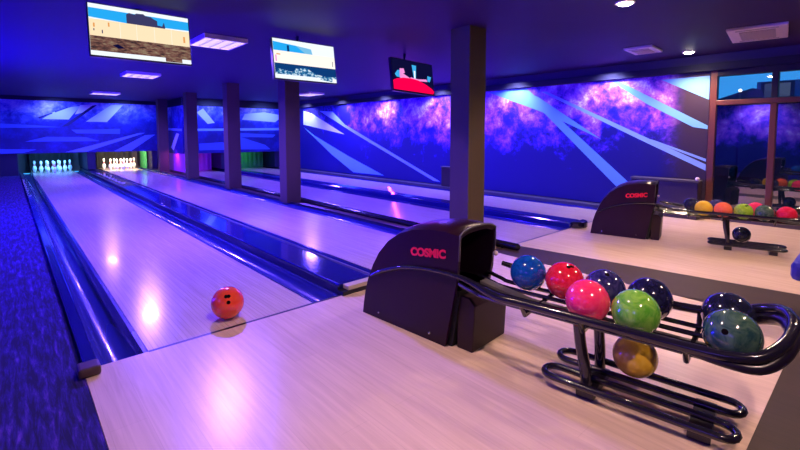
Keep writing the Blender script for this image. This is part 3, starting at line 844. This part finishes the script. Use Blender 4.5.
M['glass_low'] = glass('mirror_tinted_glass', .26, (.35, .35, .45))
bxo('pane', XW+.0, XW+.008, -4.53, -1.075, 1.705, 2.04, M['glass'], w)
bxo('pane', XW+.0, XW+.008, -4.53, -1.075, .19, 1.635, M['glass_low'], w)
w['label'] = 'brown framed window wall beside the mural'

# outside: ground, house at dusk, hedge
struct(bxo('exterior_ground', XW+.15, 60, -30, 40, -.4, -.3, mat('dark_ground', (.02, .02, .03), .9)))
h = thing('house', 'dark house with pitched roof and lit window, outside beyond the glass', 'house', loc=(19.5, 0, -.3))
M['ext'] = mat('house_wall', (.07, .12, .2), .8); M['roof'] = mat('house_roof', (.02, .02, .03), .8)
bxo('house_wall', 19.2, 25, -6, 1.9, -.3, 2.35, M['ext'], h)
bm = bmesh.new(); prism(bm, [(2.2, 2.3), (.55, 2.85), (-1.0, 2.35), (-1.0, 2.3)], lambda u, v, d: (d, u, v), 19.0, 25); obj('roof', bm, M['roof'], h)
bxo('upper_floor', 19.1, 25, -6, .45, 2.35, 3.05, M['ext'], h)
bxo('window_casing', 19.03, 19.1, -.55, .32, 2.42, 3.02, M['roof'], h)
bxo('window_pane', 19.0, 19.03, -.45, -.12, 2.5, 2.96, emit('dusk_window', (.25, .32, .5), .35), h)
bxo('window_pane', 19.0, 19.03, -.02, .22, 2.5, 2.96, emit('dusk_window2', (.16, .25, .45), .3), h)
bm = bmesh.new(); bmesh.ops.create_icosphere(bm, subdivisions=2, radius=.055, matrix=Matrix.Translation((18.5, .8, 2.75)))
o = obj('street_lamp', None or bm, emit('lamp_glow', (1, .85, .7), 5), None, True)
lampo = o; bm = bmesh.new(); tube(bm, [(18.5, .8, -.3), (18.5, .8, 2.70)], .03, 8)
pl = obj('lamp_post', bm, M['roof'], o); tag(o, 'small glowing lamp outside the window in front of the house', 'lamp')

# ------------------------------------------------------------------ chair corner at the right edge
t = thing('lounge_chair', 'blue vinyl chair corner just showing at the right edge', 'chair', loc=(3.2, -2.62, 0))
bxo('seat', 2.95, 3.5, -2.9, -2.37, .34, .46, M['blue_seat'], t, .03)
bxo('backrest', 3.0, 3.5, -3.0, -2.905, .40, .85, M['blue_seat'], t, .03)
for x in (3.05, 3.45):
    for y in (-2.95, -2.47):
        bm = bmesh.new(); tube(bm, [(x, y, -.003), (x, y, .345)], .018, 8); obj('leg', bm, M['tube'], t, True)

# ------------------------------------------------------------------ lights
def lamp(kind, name, loc, energy, col, size=.1, rot=None, spot=None, blend=.5, target=None, size_y=None):
    L = bpy.data.lights.new(name, kind); L.energy = energy; L.color = col
    if kind == 'AREA':
        L.size = size
        if size_y: L.shape = 'RECTANGLE'; L.size_y = size_y
    else: L.shadow_soft_size = size
    if kind == 'SPOT': L.spot_size = math.radians(spot); L.spot_blend = blend
    o = bpy.data.objects.new(name, L); COL.objects.link(o); o.location = loc
    if target is not None: o.rotation_euler = (Vector(target)-Vector(loc)).to_track_quat('-Z', 'Y').to_euler()
    elif rot: o.rotation_euler = rot
    return o
WARM = (1, .65, .56)
for x, y, e in ((3.48, -1.15, 190), (6.50, -.83, 230), (.6, -1.15, 100), (.6, -3.2, 110), (3.48, -3.2, 160), (6.3, -3.2, 90)):
    lamp('SPOT', 'downlight_beam', (x, y, CEIL-.035), e, WARM if x < 3 else (1, .67, .46), .05, spot=140, blend=.8, target=(x, y, 0))
UV = (.155, .07, 1)
for x, y, e in ((1.41, 2.75, 1050), (1.38, 6.7, 1200), (1.48, 11.5, 1100), (5.72, 8.0, 800), (5.9, 3.6, 360)):
    lamp('SPOT', 'uv_flood', (x, y, CEIL-.06), e, UV if y < 5 else (.115, .055, 1), .12, spot=168, blend=.5, target=(x, y, 0))
lamp('AREA', 'blue_ceiling_fill', (XL+.25, 5.5, .5), 10500, (.010, .003, 1), .15, size_y=13, target=(-.7, 5.5, CEIL))  # added unseen lamp low by the left wall, turns the ceiling blue
lamp('AREA', 'violet_ceiling_fill', (XW-.22, 5.0, 2.0), 60, (.45, .05, 1), .1, size_y=10, target=(XW-1.2, 5.0, CEIL))  # added violet glow for the ceiling near the mural, no fitting there
VI = (.34, .33, 1)
for y in (.4, 2.2, 4.2, 6.2, 8.2, 10.2):
    lamp('SPOT', 'wall_washer', (XW-.42, y, CEIL-.06), 170, VI, .06, spot=120, blend=.9, target=(XW, y, 1.25))
for x in (-1.6, .6, 2.4):
    lamp('SPOT', 'mask_washer', (x, YD-.8, CEIL-.06), 130, (.14, .2, 1), .06, spot=120, blend=.9, target=(x, YD, 1.2))
for x in (4.4, 6.2):
    lamp('SPOT', 'mask_washer', (x, YD2-.8, CEIL-.06), 130, (.14, .2, 1), .06, spot=120, blend=.9, target=(x, YD2, 1.2))
for y in (-3, 0, 3):
    lamp('SPOT', 'left_washer', (XL+.75, y, CEIL-.06), 180, VI, .06, spot=120, blend=.9, target=(XL, y, 1.2))
# pin deck lamps
lamp('AREA', 'pin_lamp', (L1+.53, YD+.35, .85), 45, (.12, .5, 1), .9, size_y=.1, target=(L1+.53, YP, .2))
lamp('AREA', 'pin_lamp', (L2+.53, YD+.35, .85), 70, (1, .80, .5), .9, size_y=.1, target=(L2+.53, YP, .2))
lamp('AREA', 'pin_lamp', (L3+.23, YD2+.35, .60), 2, (.6, .1, 1), .4, size_y=.1, target=(L3+.23, YD2+.9, .2))
lamp('AREA', 'pin_lamp', (L4+.2, YD2+.35, .60), 2, (.2, 1, .5), .4, size_y=.1, target=(L4+.1, YD2+.9, .2))
lamp('AREA', 'pin_lamp', (3.40, 12.6, .62), 3, (.8, .1, 1), .12, size_y=.5, target=(3.56, 12.8, .2))

# dusk outside
wd = bpy.data.worlds.new('dusk'); S.world = wd; wd.use_nodes = True
bg = wd.node_tree.nodes['Background']; bg.inputs[0].default_value = (.03, .22, .5, 1); bg.inputs[1].default_value = 2.3

# ------------------------------------------------------------------ camera
cd = bpy.data.cameras.new('camera'); co = bpy.data.objects.new('camera', cd); COL.objects.link(co)
cd.sensor_width = 36; cd.sensor_fit = 'HORIZONTAL'; cd.lens = 437.2/800*36
cd.shift_y = -(225-165.5)/800
co.location = CAM
co.rotation_euler = (math.radians(90-4.06), 0, -math.radians(41.88))
cd.clip_start = .05; cd.clip_end = 200
S.camera = co

S.view_settings.view_transform = 'Standard'; S.view_settings.look = 'None'
S.view_settings.exposure = .15; S.view_settings.gamma = 1; S.view_settings.use_curve_mapping = False
S.cycles.use_denoising = True
S.cycles.max_bounces = 8; S.cycles.diffuse_bounces = 4; S.cycles.glossy_bounces = 4
S.cycles.sample_clamp_indirect = 6
